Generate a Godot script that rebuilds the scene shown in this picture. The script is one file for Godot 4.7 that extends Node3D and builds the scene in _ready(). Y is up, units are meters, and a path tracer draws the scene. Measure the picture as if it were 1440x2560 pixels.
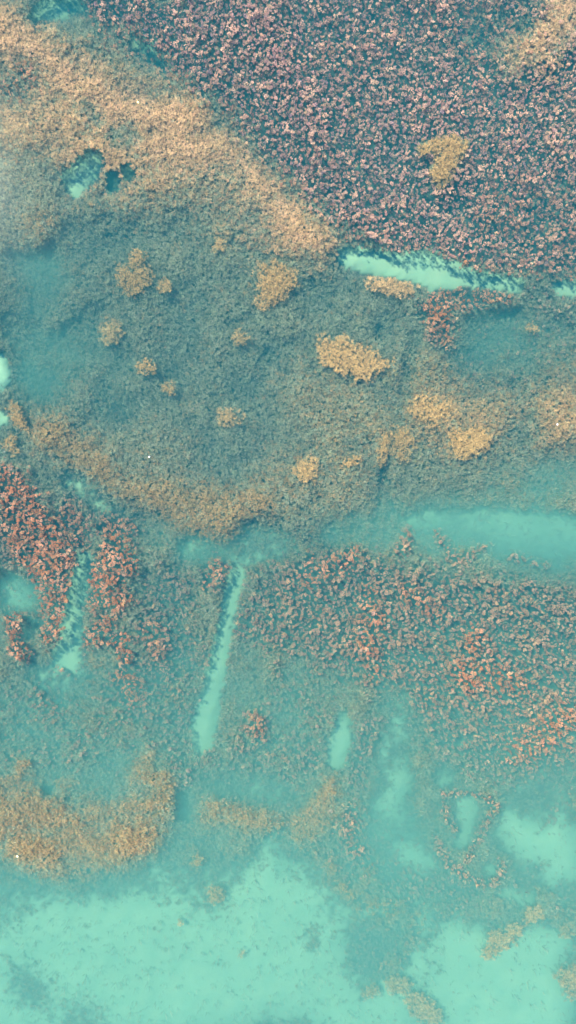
extends Node3D
# A weedy shallow lake seen straight down from a drone: milky turquoise water over a pale marl bed,
# beds of red-brown, tan and olive water weed whose tips lie at different depths below the surface.

const S := 0.014          # metres per photograph pixel at the water surface
const H := 26.0           # camera height above the water
const CELL := 8           # field grid, in photograph pixels
const U0 := -200
const V0 := -200
const GW := 231           # covers u -200 .. 1640
const GH := 371           # covers v -200 .. 2760

var f_tip := PackedFloat32Array()    # depth of the weed tips below the surface, metres
var f_cov := PackedFloat32Array()    # how closely the weed stands, 0..1
var f_bed := PackedFloat32Array()    # depth of the bed, metres
var f_red := PackedFloat32Array()    # share of bushy red-brown weed
var f_gold := PackedFloat32Array()   # share of golden weed
var f_pink := PackedFloat32Array()   # pinkish tone of the weed
var f_own_share := PackedFloat32Array()
var f_own := PackedInt32Array()      # number of the patch that owns the cell
var n_a := FastNoiseLite.new()
var n_b := FastNoiseLite.new()
var n_c := FastNoiseLite.new()
var n_d := FastNoiseLite.new()
var n_e := FastNoiseLite.new()
var n_g := FastNoiseLite.new()
var rng := RandomNumberGenerator.new()

func px(u: float, v: float, d: float) -> Vector3:
	var k := S * (H + d) / H
	return Vector3((u - 720.0) * k, -d, (v - 1280.0) * k)

# ---------------------------------------------------------------- fields
# A stroke is a chain of [u, v, radius]; `set` holds the values it paints, `feather` the softness of its edge in pixels.
func stroke(chain: Array, feather: float, to: Dictionary, rough := 1.0, own := -1) -> void:
	var lo := Vector2(1e9, 1e9)
	var hi := Vector2(-1e9, -1e9)
	var rmax := 0.0
	for c in chain:
		lo = lo.min(Vector2(c[0] - c[2], c[1] - c[2]))
		hi = hi.max(Vector2(c[0] + c[2], c[1] + c[2]))
		rmax = maxf(rmax, c[2])
	var pad := feather + 14.0 + rmax * 0.5
	var i0 := maxi(0, int((lo.x - pad - U0) / CELL))
	var i1 := mini(GW - 1, int((hi.x + pad - U0) / CELL) + 1)
	var j0 := maxi(0, int((lo.y - pad - V0) / CELL))
	var j1 := mini(GH - 1, int((hi.y + pad - V0) / CELL) + 1)
	var n := chain.size()
	var amp := (minf(rmax * 0.5, 26.0) * smoothstep(6.0, 40.0, rmax) + feather * 0.3) * rough
	for j in range(j0, j1 + 1):
		var v := float(V0 + j * CELL)
		for i in range(i0, i1 + 1):
			var u := float(U0 + i * CELL)
			var p := Vector2(u, v)
			var best := 1e9
			if n == 1:
				best = p.distance_to(Vector2(chain[0][0], chain[0][1])) - chain[0][2]
			for k in range(n - 1):
				var a := Vector2(chain[k][0], chain[k][1])
				var b := Vector2(chain[k + 1][0], chain[k + 1][1])
				var ab := b - a
				var t := clampf((p - a).dot(ab) / maxf(ab.length_squared(), 1e-6), 0.0, 1.0)
				best = minf(best, p.distance_to(a + ab * t) - lerpf(chain[k][2], chain[k + 1][2], t))
			if best > pad:
				continue
			best += amp * (0.6 * n_a.get_noise_2d(u, v) + 0.6 * n_b.get_noise_2d(u, v))
			var m := 1.0 - smoothstep(-feather, feather, best)
			if m <= 0.001:
				continue
			var at := j * GW + i
			if to.has("tip"): f_tip[at] = lerpf(f_tip[at], to.tip, m)
			if to.has("cov"): f_cov[at] = lerpf(f_cov[at], to.cov, m)
			if to.has("bed"): f_bed[at] = lerpf(f_bed[at], to.bed, m)
			if to.has("red"): f_red[at] = lerpf(f_red[at], to.red, m)
			if to.has("gold"): f_gold[at] = lerpf(f_gold[at], to.gold, m)
			if to.has("pink"): f_pink[at] = lerpf(f_pink[at], to.pink, m)
			if own >= 0 and m > 0.06:
				f_own[at] = own
				f_own_share[at] = maxf(f_own_share[at], m)

func look(f: PackedFloat32Array, u: float, v: float) -> float:
	var x := clampf((u - U0) / CELL, 0.0, GW - 1.001)
	var y := clampf((v - V0) / CELL, 0.0, GH - 1.001)
	var i := int(x)
	var j := int(y)
	x -= i
	y -= j
	var at := j * GW + i
	return lerpf(lerpf(f[at], f[at + 1], x), lerpf(f[at + GW], f[at + GW + 1], x), y)

func owner_at(u: float, v: float) -> int:
	var i := clampi(int((u - U0) / CELL + 0.5), 0, GW - 1)
	var j := clampi(int((v - V0) / CELL + 0.5), 0, GH - 1)
	return f_own[j * GW + i]

func paint_fields() -> void:
	for f in [f_tip, f_cov, f_bed, f_red, f_gold, f_pink]:
		f.resize(GW * GH)
	f_own.resize(GW * GH)
	f_own_share.resize(GW * GH)
	f_own.fill(-1)
	f_tip.fill(0.62)
	f_cov.fill(0.9)
	f_bed.fill(2.3)
	# --- the red-brown bed across the top
	stroke([[640, -120, 210], [1500, -120, 260], [1500, 480, 180], [1250, 480, 190], [1050, 440, 170], [860, 250, 160], [700, 80, 180], [640, -60, 210]], 25, {"red": 1.0, "tip": 0.30, "pink": 0.75, "cov": 0.78})
	stroke([[1000, 40, 160], [1150, 250, 180], [900, 120, 120]], 40, {"red": 1.0, "tip": 0.32, "pink": 0.7, "cov": 0.78})
	stroke([[500, 30, 60], [620, 20, 80], [690, 170, 70], [760, 270, 60]], 60, {"tip": 0.12, "pink": 1.0, "cov": 0.92})
	stroke([[1030, 320, 50], [1090, 180, 45]], 60, {"tip": 0.2, "pink": 0.9})
	stroke([[1200, 90, 70], [1310, 80, 80], [1340, 120, 40]], 70, {"tip": 0.72, "red": 0.7, "pink": 0.4})
	stroke([[1280, 560, 110], [1390, 520, 90], [1400, 620, 80]], 80, {"tip": 0.5, "red": 0.9, "pink": 0.5})
	stroke([[1050, 590, 60], [960, 520, 50], [1160, 620, 40]], 50, {"tip": 0.22, "pink": 0.7, "red": 1.0})
	stroke([[840, 520, 30], [900, 510, 25]], 35, {"tip": 0.85, "red": 0.3})
	stroke([[780, 400, 60], [860, 440, 40]], 40, {"tip": 0.36, "pink": 0.6, "red": 0.8})
	stroke([[1400, 330, 35], [1420, 250, 20]], 30, {"tip": 0.15, "gold": 0.5, "pink": 1.0})
	stroke([[960, 420, 110], [1130, 520, 70]], 60, {"tip": 0.36, "red": 0.95})
	# --- the mid left: dark, deep olive weed with milky gaps
	stroke([[100, 700, 150], [300, 760, 160], [180, 950, 160], [330, 1000, 120], [520, 900, 120], [640, 960, 90]], 110, {"tip": 0.86, "gold": 0.0})
	stroke([[30, 640, 40], [110, 700, 40], [80, 760, 30]], 50, {"tip": 1.25, "cov": 0.8})
	stroke([[60, 870, 40], [90, 960, 40], [150, 900, 40], [200, 830, 40]], 60, {"tip": 1.25, "cov": 0.85})
	stroke([[310, 1040, 32], [330, 1070, 20]], 30, {"tip": 1.2, "cov": 0.85})
	stroke([[690, 890, 30], [720, 930, 24]], 40, {"tip": 1.15, "cov": 0.9})
	stroke([[560, 760, 60], [450, 560, 60], [560, 660, 50]], 60, {"tip": 0.6})
	stroke([[280, 500, 20], [270, 545, 30], [300, 580, 30]], 40, {"tip": 1.0, "cov": 0.85})
	stroke([[800, 760, 60], [900, 780, 60]], 50, {"tip": 0.75})
	stroke([[945, 830, 14]], 16, {"tip": 1.15, "cov": 0.8})
	# --- tan carpet in the corner and the band that runs down to the pool
	stroke([[1420, -20, 60], [1400, 70, 42], [1330, 125, 42], [1285, 140, 30]], 46, {"gold": 0.75, "red": 0.1, "tip": 0.2, "pink": 0.5, "cov": 1.0})
	stroke([[1370, 170, 40], [1400, 260, 30]], 30, {"gold": 0.5, "tip": 0.28})
	stroke([[40, 260, 120], [180, 330, 120], [330, 420, 110], [480, 420, 90], [600, 500, 80], [700, 580, 60]], 90, {"gold": 0.45, "tip": 0.30, "pink": 0.25, "cov": 0.93})
	stroke([[-60, 60, 80], [40, 90, 62], [120, 150, 50], [240, 225, 62], [350, 280, 72], [470, 290, 62], [400, 350, 60], [540, 380, 55], [630, 430, 48], [670, 515, 52], [740, 560, 50], [800, 600, 40]], 80, {"gold": 1.0, "red": 0.0, "tip": 0.16, "pink": 0.45, "cov": 1.0}, 1.2)
	stroke([[300, 180, 40], [380, 200, 40]], 40, {"tip": 0.3, "gold": 0.5, "cov": 0.9})
	stroke([[60, 190, 45], [30, 220, 40]], 25, {"tip": 0.4, "gold": 0.15, "red": 0.6})
	stroke([[210, 265, 22], [240, 300, 14]], 14, {"tip": 0.35, "gold": 0.2, "cov": 0.8})
	stroke([[310, 340, 36], [270, 345, 18]], 16, {"tip": 0.38, "gold": 0.15, "cov": 0.8})
	stroke([[60, 330, 70], [150, 320, 50]], 40, {"gold": 0.7, "tip": 0.2, "cov": 0.95})
	stroke([[280, 400, 40], [220, 370, 30], [150, 390, 25]], 25, {"gold": 0.75, "tip": 0.14, "cov": 0.95})
	stroke([[60, 430, 60], [110, 500, 60], [30, 560, 60]], 40, {"tip": 0.5, "gold": 0.1, "cov": 0.85})
	stroke([[560, 460, 60], [640, 560, 40], [480, 470, 50]], 40, {"tip": 0.34, "gold": 0.35, "cov": 0.9})
	stroke([[80, 570, 40], [130, 540, 20]], 30, {"tip": 0.4, "gold": 0.4})
	stroke([[250, 0, 50], [400, 50, 70], [490, 150, 60], [610, 250, 50], [690, 350, 50], [800, 440, 60], [900, 540, 60], [1000, 590, 40]], 44, {"red": 1.0, "tip": 0.3, "pink": 0.7, "gold": 0.0, "cov": 0.8})
	stroke([[520, 30, 50], [620, 20, 70], [690, 150, 60], [750, 250, 50]], 60, {"tip": 0.14, "pink": 1.0})
	# --- holes of open water near the top
	stroke([[100, 30, 22], [130, 22, 28], [190, 16, 22]], 16, {"cov": 0.05, "tip": 1.4, "gold": 0.0, "bed": 1.6})
	stroke([[110, 20, 14], [85, 40, 12]], 10, {"cov": 0.0, "bed": 2.4})
	stroke([[250, 90, 16], [320, 120, 22], [390, 160, 16]], 26, {"tip": 0.6, "gold": 0.1, "red": 0.4, "pink": 0.5})
	stroke([[340, 110, 14], [400, 155, 12]], 14, {"cov": 0.15, "tip": 1.2})
	# --- darker olive weed nearer the surface in the middle
	stroke([[800, 980, 90], [900, 1080, 110], [860, 1180, 90], [720, 1200, 80]], 60, {"tip": 0.40, "gold": 0.26})
	stroke([[110, 1075, 40], [200, 1130, 50], [300, 1180, 60], [450, 1250, 70], [540, 1300, 60], [640, 1270, 50]], 50, {"tip": 0.26, "gold": 0.72})
	stroke([[480, 1250, 40], [640, 1250, 20]], 34, {"tip": 0.28, "gold": 0.6})
	stroke([[350, 1120, 70], [450, 1150, 60]], 50, {"tip": 0.5, "gold": 0.08})
	stroke([[600, 1120, 60], [560, 1190, 40]], 50, {"tip": 0.75})
	stroke([[1090, 1000, 110], [1250, 980, 110], [1400, 1000, 120]], 60, {"tip": 0.42, "gold": 0.42})
	stroke([[1140, 1050, 90], [1300, 1060, 60]], 60, {"tip": 0.34, "gold": 0.55, "pink": 0.1})
	stroke([[1330, 1060, 40], [1290, 1120, 40]], 40, {"tip": 0.7, "gold": 0.1})
	stroke([[1420, 1040, 70], [1400, 1090, 50]], 50, {"tip": 0.26, "gold": 0.75, "pink": 0.15})
	# --- round the pool on the east side
	stroke([[1250, 850, 90], [1320, 900, 60], [1200, 900, 60]], 60, {"tip": 1.15, "gold": 0.0, "cov": 0.92, "red": 0.2})
	stroke([[1380, 770, 70], [1440, 830, 60]], 50, {"tip": 0.9, "red": 0.3})
	stroke([[1400, 880, 40], [1440, 920, 40]], 40, {"tip": 0.7})
	stroke([[1060, 770, 30], [1130, 745, 38], [1210, 745, 28], [1280, 740, 16]], 20, {"red": 1.0, "tip": 0.42, "pink": 0.2, "cov": 0.85, "gold": 0.0})
	stroke([[1100, 790, 34], [1120, 850, 22]], 25, {"red": 1.0, "tip": 0.34, "pink": 0.3, "cov": 0.82})
	stroke([[1080, 835, 18]], 12, {"red": 1.0, "tip": 0.28, "cov": 0.85})
	stroke([[1040, 840, 16], [1022, 900, 14], [1010, 980, 8]], 16, {"tip": 1.2, "cov": 0.7})
	# --- misty water along the east side and the pale open belt
	stroke([[1260, 1190, 50], [1330, 1220, 40], [1420, 1190, 60]], 60, {"tip": 0.86, "gold": 0.1})
	stroke([[960, 1170, 9], [960, 1260, 14], [945, 1360, 18]], 10, {"cov": 0.25, "tip": 1.3, "bed": 1.4})
	stroke([[640, 1340, 40], [760, 1370, 30], [880, 1340, 30]], 50, {"tip": 1.0, "gold": 0.05, "cov": 0.6, "bed": 1.2})
	stroke([[470, 1370, 30], [590, 1400, 28], [700, 1385, 18]], 35, {"tip": 1.2, "cov": 0.45, "bed": 1.1})
	stroke([[1010, 1300, 20], [1100, 1310, 36], [1180, 1320, 30], [1270, 1340, 40], [1400, 1350, 50], [1480, 1340, 60]], 30, {"cov": 0.38, "tip": 1.1, "bed": 1.2, "gold": 0.0})
	stroke([[1200, 1290, 22], [1300, 1300, 26], [1400, 1310, 26]], 24, {"cov": 0.2, "bed": 1.05})
	stroke([[1370, 1400, 30], [1430, 1440, 30]], 40, {"tip": 1.0})
	stroke([[400, 1330, 30], [340, 1290, 26]], 30, {"tip": 1.0, "cov": 0.8})
	stroke([[170, 1200, 26], [230, 1240, 26], [262, 1280, 26], [290, 1285, 20]], 18, {"cov": 0.5, "tip": 1.1, "bed": 1.2, "gold": 0.0})
	stroke([[240, 1250, 10], [268, 1290, 14]], 16, {"cov": 0.36, "bed": 1.1})
	# --- lower beds of bushy weed
	stroke([[700, 1480, 70], [900, 1500, 110], [1100, 1560, 130], [1300, 1580, 130], [1500, 1620, 130], [1350, 1760, 150], [1150, 1750, 100], [1000, 1640, 100], [800, 1580, 90], [640, 1560, 50]], 40, {"red": 0.95, "tip": 0.52, "gold": 0.1, "pink": 0.07, "cov": 0.76, "bed": 1.9})
	stroke([[1380, 1880, 80], [1250, 1880, 80], [1130, 1840, 60]], 50, {"red": 0.95, "tip": 0.6, "cov": 0.72, "bed": 1.7})
	stroke([[930, 1480, 16], [930, 1540, 34], [920, 1600, 32], [930, 1640, 20]], 30, {"tip": 0.16, "pink": 0.3, "red": 1.0})
	stroke([[1010, 1480, 20], [1090, 1530, 20]], 26, {"tip": 0.3, "pink": 0.3})
	stroke([[1190, 1600, 28], [1170, 1690, 36], [1250, 1690, 36], [1300, 1720, 24]], 30, {"tip": 0.15, "pink": 0.3, "red": 1.0})
	stroke([[940, 1690, 16], [930, 1670, 12]], 14, {"tip": 0.22, "pink": 0.4, "red": 1.0})
	stroke([[1310, 1870, 40], [1420, 1800, 40]], 40, {"tip": 0.36, "pink": 0.3})
	stroke([[780, 1400, 16], [770, 1450, 20], [880, 1385, 24], [860, 1420, 18], [830, 1390, 12]], 14, {"red": 1.0, "tip": 0.3, "cov": 0.8, "pink": 0.25})
	stroke([[1020, 1330, 14], [1000, 1380, 14], [1030, 1360, 12]], 10, {"red": 1.0, "tip": 0.36, "cov": 0.85, "pink": 0.1})
	stroke([[1090, 1330, 12], [1130, 1390, 18], [1140, 1410, 12], [1200, 1370, 12], [1230, 1362, 8]], 10, {"red": 1.0, "tip": 0.4, "cov": 0.85, "pink": 0.1})
	stroke([[1280, 1390, 14], [1360, 1410, 14]], 10, {"red": 1.0, "tip": 0.45, "cov": 0.8})
	stroke([[1200, 1300, 8]], 6, {"red": 1.0, "tip": 0.6, "cov": 0.8})
	stroke([[560, 1420, 20], [520, 1460, 20], [540, 1400, 14]], 14, {"red": 1.0, "tip": 0.3, "cov": 0.8, "pink": 0.2, "gold": 0.1})
	stroke([[430, 1480, 60], [400, 1560, 60], [450, 1640, 60], [380, 1700, 60], [300, 1740, 50]], 40, {"red": 0.9, "tip": 0.75, "cov": 0.8, "gold": 0.1, "bed": 1.7})
	stroke([[20, 1200, 40], [60, 1290, 70], [110, 1370, 80], [130, 1460, 60], [140, 1540, 38], [120, 1590, 26]], 25, {"red": 1.0, "tip": 0.14, "pink": 0.34, "gold": 0.0, "cov": 0.95, "bed": 1.9})
	stroke([[170, 1290, 40], [190, 1350, 26]], 25, {"red": 1.0, "tip": 0.4, "cov": 0.82, "pink": 0.2})
	stroke([[20, 1390, 40], [10, 1340, 30]], 30, {"tip": 0.36, "red": 1.0})
	stroke([[280, 1320, 40], [330, 1320, 24]], 20, {"red": 1.0, "tip": 0.4, "cov": 0.8, "pink": 0.2, "gold": 0.0})
	stroke([[290, 1400, 60], [270, 1460, 60], [250, 1500, 36], [290, 1490, 40]], 22, {"red": 1.0, "tip": 0.16, "pink": 0.34, "cov": 0.94, "gold": 0.0})
	stroke([[260, 1560, 28], [220, 1600, 22], [300, 1600, 22], [310, 1640, 22]], 16, {"red": 1.0, "tip": 0.22, "cov": 0.94, "pink": 0.35})
	stroke([[380, 1590, 34], [390, 1650, 20]], 24, {"red": 1.0, "tip": 0.4, "cov": 0.8, "pink": 0.2})
	stroke([[310, 1700, 26], [340, 1740, 24]], 20, {"red": 1.0, "tip": 0.42, "cov": 0.8, "pink": 0.3})
	stroke([[30, 1540, 22], [40, 1600, 20], [60, 1640, 20], [30, 1620, 16]], 14, {"red": 1.0, "tip": 0.2, "cov": 0.95, "pink": 0.35})
	stroke([[150, 1675, 18], [165, 1690, 10]], 10, {"red": 1.0, "tip": 0.26, "cov": 0.85, "pink": 0.3})
	stroke([[90, 1740, 30], [130, 1780, 40]], 30, {"red": 0.9, "tip": 0.55, "cov": 0.8, "pink": 0.1})
	# --- milky stretches between the lower beds
	stroke([[30, 1470, 36], [60, 1500, 30]], 30, {"cov": 0.3, "tip": 1.1, "bed": 1.0, "red": 0.2})
	stroke([[60, 1590, 14], [90, 1560, 16]], 16, {"cov": 0.3, "tip": 1.1, "bed": 1.1})
	stroke([[200, 1670, 34], [150, 1720, 30], [100, 1690, 24]], 36, {"cov": 0.5, "tip": 1.05, "bed": 1.0, "red": 0.2})
	stroke([[240, 1660, 24]], 20, {"tip": 0.75, "gold": 0.5, "cov": 0.8, "red": 0.0})
	stroke([[20, 1760, 50], [30, 1850, 60], [160, 1860, 60], [260, 1850, 60]], 60, {"cov": 0.74, "tip": 0.62, "bed": 1.4, "red": 0.35})
	stroke([[740, 1730, 60], [690, 1790, 50], [600, 1860, 40], [740, 1850, 60], [780, 1760, 50]], 50, {"cov": 0.74, "tip": 0.66, "bed": 1.4, "red": 0.4})
	stroke([[450, 1780, 50], [420, 1870, 50], [480, 1920, 50]], 50, {"cov": 0.8, "tip": 0.6, "bed": 1.4, "red": 0.6})
	stroke([[600, 1920, 50], [700, 1930, 60]], 40, {"cov": 0.82, "tip": 0.6, "bed": 1.4, "red": 0.6})
	stroke([[430, 1800, 24], [330, 1780, 30]], 30, {"cov": 0.8, "tip": 0.66, "red": 0.9})
	stroke([[640, 1815, 26], [650, 1845, 20], [630, 1790, 12]], 14, {"red": 1.0, "tip": 0.28, "cov": 0.86, "pink": 0.15})
	stroke([[770, 1890, 34], [740, 1880, 20]], 26, {"red": 0.9, "tip": 0.7, "cov": 0.8})
	stroke([[560, 1980, 40], [640, 1985, 40], [700, 1990, 30]], 40, {"cov": 0.58, "tip": 1.0, "bed": 1.3, "red": 0.3})
	stroke([[460, 2030, 22], [455, 1990, 16]], 16, {"cov": 0.3, "tip": 1.2, "bed": 1.3})
	stroke([[980, 1760, 40], [1000, 1830, 34], [960, 1900, 40]], 50, {"tip": 1.0, "cov": 0.45, "bed": 0.95, "red": 0.2})
	stroke([[930, 1810, 24], [900, 1900, 24], [890, 1960, 20]], 24, {"tip": 0.6, "red": 0.95, "cov": 0.82})
	stroke([[1420, 1960, 40], [1300, 1990, 40]], 36, {"tip": 0.95, "cov": 0.7, "bed": 1.0})
	stroke([[1110, 1940, 24]], 20, {"cov": 0.25, "tip": 1.1, "bed": 1.1})
	# --- the olive and gold bank on the lower west side
	stroke([[-30, 2020, 80], [60, 2050, 80], [180, 2090, 70], [300, 2090, 56], [370, 2090, 44]], 56, {"gold": 0.75, "red": 0.0, "tip": 0.22, "pink": 0.0, "cov": 0.96, "bed": 1.5}, 1.3)
	stroke([[30, 1960, 30], [60, 1910, 14]], 14, {"gold": 0.75, "red": 0.0, "tip": 0.4, "cov": 0.95})
	stroke([[150, 1960, 16], [180, 1950, 10]], 14, {"gold": 0.7, "red": 0.0, "tip": 0.5, "cov": 0.95})
	stroke([[370, 1900, 26], [350, 1930, 26], [410, 1960, 30], [420, 2010, 24], [330, 2010, 24]], 26, {"gold": 0.6, "red": 0.0, "tip": 0.32, "cov": 0.95})
	stroke([[240, 2030, 26], [300, 2030, 26]], 40, {"gold": 0.7, "tip": 0.26, "cov": 0.97, "red": 0.0})
	stroke([[120, 1975, 12]], 8, {"cov": 0.0, "bed": 1.6, "tip": 1.4})
	stroke([[100, 2140, 80], [260, 2140, 60]], 40, {"gold": 0.6, "tip": 0.36, "cov": 0.95, "red": 0.0})
	stroke([[40, 2130, 24], [130, 2120, 24], [290, 2110, 30], [370, 2110, 24]], 26, {"gold": 0.85, "tip": 0.18})
	stroke([[30, 2200, 40], [90, 2220, 24]], 24, {"gold": 0.3, "tip": 0.75, "cov": 0.8})
	stroke([[530, 2035, 36], [640, 2050, 36], [680, 2060, 30]], 26, {"gold": 0.6, "red": 0.0, "tip": 0.38, "cov": 0.94, "bed": 1.3})
	stroke([[830, 1955, 16], [800, 2020, 34], [770, 2060, 40], [760, 2110, 22], [840, 2040, 22]], 20, {"gold": 0.65, "red": 0.0, "tip": 0.34, "cov": 0.95, "bed": 1.3})
	stroke([[450, 2130, 40], [520, 2120, 40]], 40, {"tip": 0.8, "gold": 0.2, "cov": 0.8, "bed": 1.0, "red": 0.0})
	# --- the pale shallows along the bottom
	stroke([[-80, 2420, 190], [200, 2420, 190], [500, 2400, 200], [700, 2350, 190], [720, 2240, 60]], 60, {"cov": 0.10, "tip": 0.62, "bed": 0.62, "red": 0.0, "gold": 0.3})
	stroke([[400, 2180, 24], [410, 2210, 22]], 26, {"cov": 0.1, "bed": 0.75})
	stroke([[690, 2100, 20], [660, 2190, 30], [620, 2280, 50]], 40, {"cov": 0.12, "bed": 0.55, "red": 0.0, "gold": 0.3})
	stroke([[60, 2280, 40], [10, 2300, 50]], 50, {"cov": 0.5, "tip": 0.9, "bed": 1.0})
	stroke([[80, 2480, 50], [50, 2440, 30]], 50, {"cov": 0.72, "tip": 0.9, "bed": 1.1, "gold": 0.1})
	stroke([[200, 2560, 60]], 56, {"cov": 0.66, "tip": 0.85, "bed": 0.9})
	stroke([[480, 2240, 50], [540, 2260, 40]], 50, {"cov": 0.5, "tip": 0.7, "bed": 0.85, "gold": 0.3})
	stroke([[420, 2340, 50]], 60, {"cov": 0.2, "tip": 0.6, "bed": 0.75})
	stroke([[780, 2360, 22], [775, 2330, 18]], 22, {"cov": 0.75, "tip": 0.55, "bed": 0.8, "gold": 0.3})
	stroke([[860, 2150, 60], [900, 2080, 60]], 50, {"cov": 0.7, "tip": 0.75, "bed": 1.2, "red": 0.6, "gold": 0.0})
	stroke([[880, 2030, 18], [870, 2090, 22], [900, 2140, 26], [920, 2160, 20]], 18, {"cov": 0.85, "tip": 0.5, "bed": 1.4, "red": 1.0, "pink": 0.1})
	stroke([[980, 2140, 40], [1000, 2200, 60], [1150, 2230, 50]], 50, {"cov": 0.7, "tip": 0.78, "bed": 1.2, "red": 0.8, "gold": 0.0})
	stroke([[830, 2170, 18], [810, 2200, 16], [850, 2220, 14], [880, 2245, 14]], 14, {"cov": 0.8, "tip": 0.4, "bed": 1.0, "red": 0.0, "gold": 0.7})
	stroke([[940, 2370, 60], [920, 2420, 40], [980, 2350, 40]], 50, {"cov": 0.85, "tip": 1.15, "bed": 1.9, "red": 0.6, "gold": 0.0})
	stroke([[880, 2270, 20], [960, 2280, 30]], 20, {"cov": 0.5, "tip": 0.45, "gold": 0.4, "bed": 0.9, "red": 0.0})
	stroke([[1060, 2290, 30], [1050, 2380, 24], [1060, 2430, 16]], 30, {"cov": 0.4, "tip": 0.5, "gold": 0.4, "bed": 0.8, "red": 0.0})
	stroke([[-60, 2245, 16], [120, 2240, 20], [300, 2215, 16], [440, 2190, 20], [560, 2200, 24], [660, 2120, 10]], 46, {"cov": 0.58, "tip": 0.88, "red": 0.0, "gold": 0.2})
	stroke([[760, 2150, 24], [800, 2250, 24], [850, 2330, 20]], 46, {"cov": 0.5, "tip": 0.85, "red": 0.0, "gold": 0.2})
	# clear pale openings
	stroke([[1160, 2370, 60], [1280, 2440, 90], [1350, 2520, 100], [1200, 2560, 90], [1120, 2350, 40], [1380, 2380, 60]], 40, {"cov": 0.05, "tip": 0.6, "bed": 0.5, "red": 0.0, "gold": 0.3})
	stroke([[1100, 2480, 60], [900, 2540, 80], [760, 2480, 80], [1000, 2600, 80]], 60, {"cov": 0.15, "tip": 0.6, "bed": 0.68, "red": 0.0, "gold": 0.3})
	stroke([[1040, 2420, 24]], 24, {"cov": 0.1, "bed": 0.6})
	stroke([[1000, 1930, 16], [1000, 1970, 30], [975, 2020, 28]], 28, {"cov": 0.06, "bed": 0.55, "tip": 1.0, "red": 0.0})
	stroke([[980, 2060, 50]], 40, {"cov": 0.4, "bed": 1.0, "tip": 1.0})
	stroke([[1030, 2130, 30], [1060, 2160, 24]], 30, {"cov": 0.1, "bed": 0.7, "tip": 1.0})
	stroke([[1300, 2080, 50], [1340, 2130, 46], [1400, 2090, 50], [1420, 2170, 50], [1320, 2180, 30]], 36, {"cov": 0.05, "bed": 0.52, "tip": 1.0, "red": 0.0})
	stroke([[1310, 2200, 30], [1360, 2160, 14]], 26, {"cov": 0.7, "tip": 0.95, "bed": 1.3, "red": 0.3})
	stroke([[1420, 2240, 40]], 36, {"cov": 0.6, "tip": 0.8, "bed": 1.1, "red": 0.3})
	stroke([[1400, 2030, 40], [1380, 2050, 20]], 30, {"cov": 0.5, "tip": 0.85, "bed": 1.1, "red": 0.6})
	stroke([[1330, 2250, 24], [1260, 2240, 20]], 24, {"cov": 0.25, "tip": 0.6, "bed": 0.8})
	# the loop of bushy weed round two small openings
	stroke([[1170, 2000, 26], [1165, 2060, 22], [1150, 2110, 14]], 16, {"cov": 0.05, "bed": 0.9, "tip": 1.1})
	stroke([[1110, 2010, 12], [1120, 2050, 12], [1140, 2080, 10]], 9, {"cov": 0.85, "red": 1.0, "tip": 0.42, "bed": 1.5, "pink": 0.1})
	stroke([[1110, 1985, 10], [1170, 1985, 7], [1220, 1998, 12], [1240, 2020, 14], [1215, 2060, 12], [1190, 2110, 10], [1172, 2150, 10]], 8, {"cov": 0.88, "red": 1.0, "tip": 0.36, "bed": 1.5, "pink": 0.1})
	stroke([[1090, 2105, 12], [1110, 2135, 14], [1130, 2170, 12], [1160, 2190, 14]], 10, {"cov": 0.85, "red": 1.0, "tip": 0.42, "bed": 1.5, "pink": 0.1})
	stroke([[1225, 2180, 18]], 12, {"cov": 0.05, "bed": 0.9, "tip": 1.1})
	stroke([[1250, 2150, 8], [1258, 2180, 9], [1245, 2205, 10], [1210, 2215, 14], [1180, 2200, 8]], 7, {"cov": 0.88, "red": 1.0, "tip": 0.42, "bed": 1.5, "pink": 0.1})

func paint_water() -> void:
	# open pools and channels, cut last so that their outlines stay clean
	pool([[866, 642, 16], [925, 654, 22], [1000, 667, 22], [1055, 668, 32], [1085, 678, 36], [1130, 685, 24], [1160, 693, 11]], 6, 0.92, 0.5)
	pool([[1165, 692, 8], [1200, 698, 9], [1295, 712, 9]], 5, 1.0, 0.3)
	pool([[1400, 718, 7], [1480, 724, 12]], 8, 1.0, 0.3)
	pool([[170, 438, 12]], 7, 1.7, 0.7)
	pool([[318, 428, 11]], 6, 1.7, 0.8)
	pool([[283, 440, 8], [280, 460, 8]], 6, 1.7, 0.8)
	pool([[230, 396, 18], [216, 422, 30], [192, 450, 24], [186, 472, 12]], 7, 0.95, 0.6)
	stroke([[1040, 830, 9], [1022, 900, 8], [1010, 990, 6], [985, 1090, 5], [966, 1180, 6], [960, 1260, 10], [946, 1370, 16]], 14, {"cov": 1.0, "tip": 0.72, "gold": 0.0}, 0.3)
	pool([[-40, 950, 40], [2, 950, 14], [-2, 900, 8]], 6, 0.7, 0.3)
	pool([[-30, 1050, 34], [4, 1048, 8]], 6, 0.7, 0.3)
	pool([[214, 1396, 7], [200, 1450, 12], [184, 1530, 13], [172, 1610, 18], [162, 1640, 26]], 6, 0.95, 0.6)
	pool([[578, 1480, 7], [558, 1590, 11], [535, 1700, 14], [512, 1810, 22], [504, 1858, 17]], 8, 0.95, 0.55)
	pool([[590, 1440, 10], [580, 1480, 7]], 8, 1.1, 0.3)
	pool([[855, 1790, 6], [854, 1840, 18], [840, 1900, 16]], 14, 0.95, 0.5)

var pools := []

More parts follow.
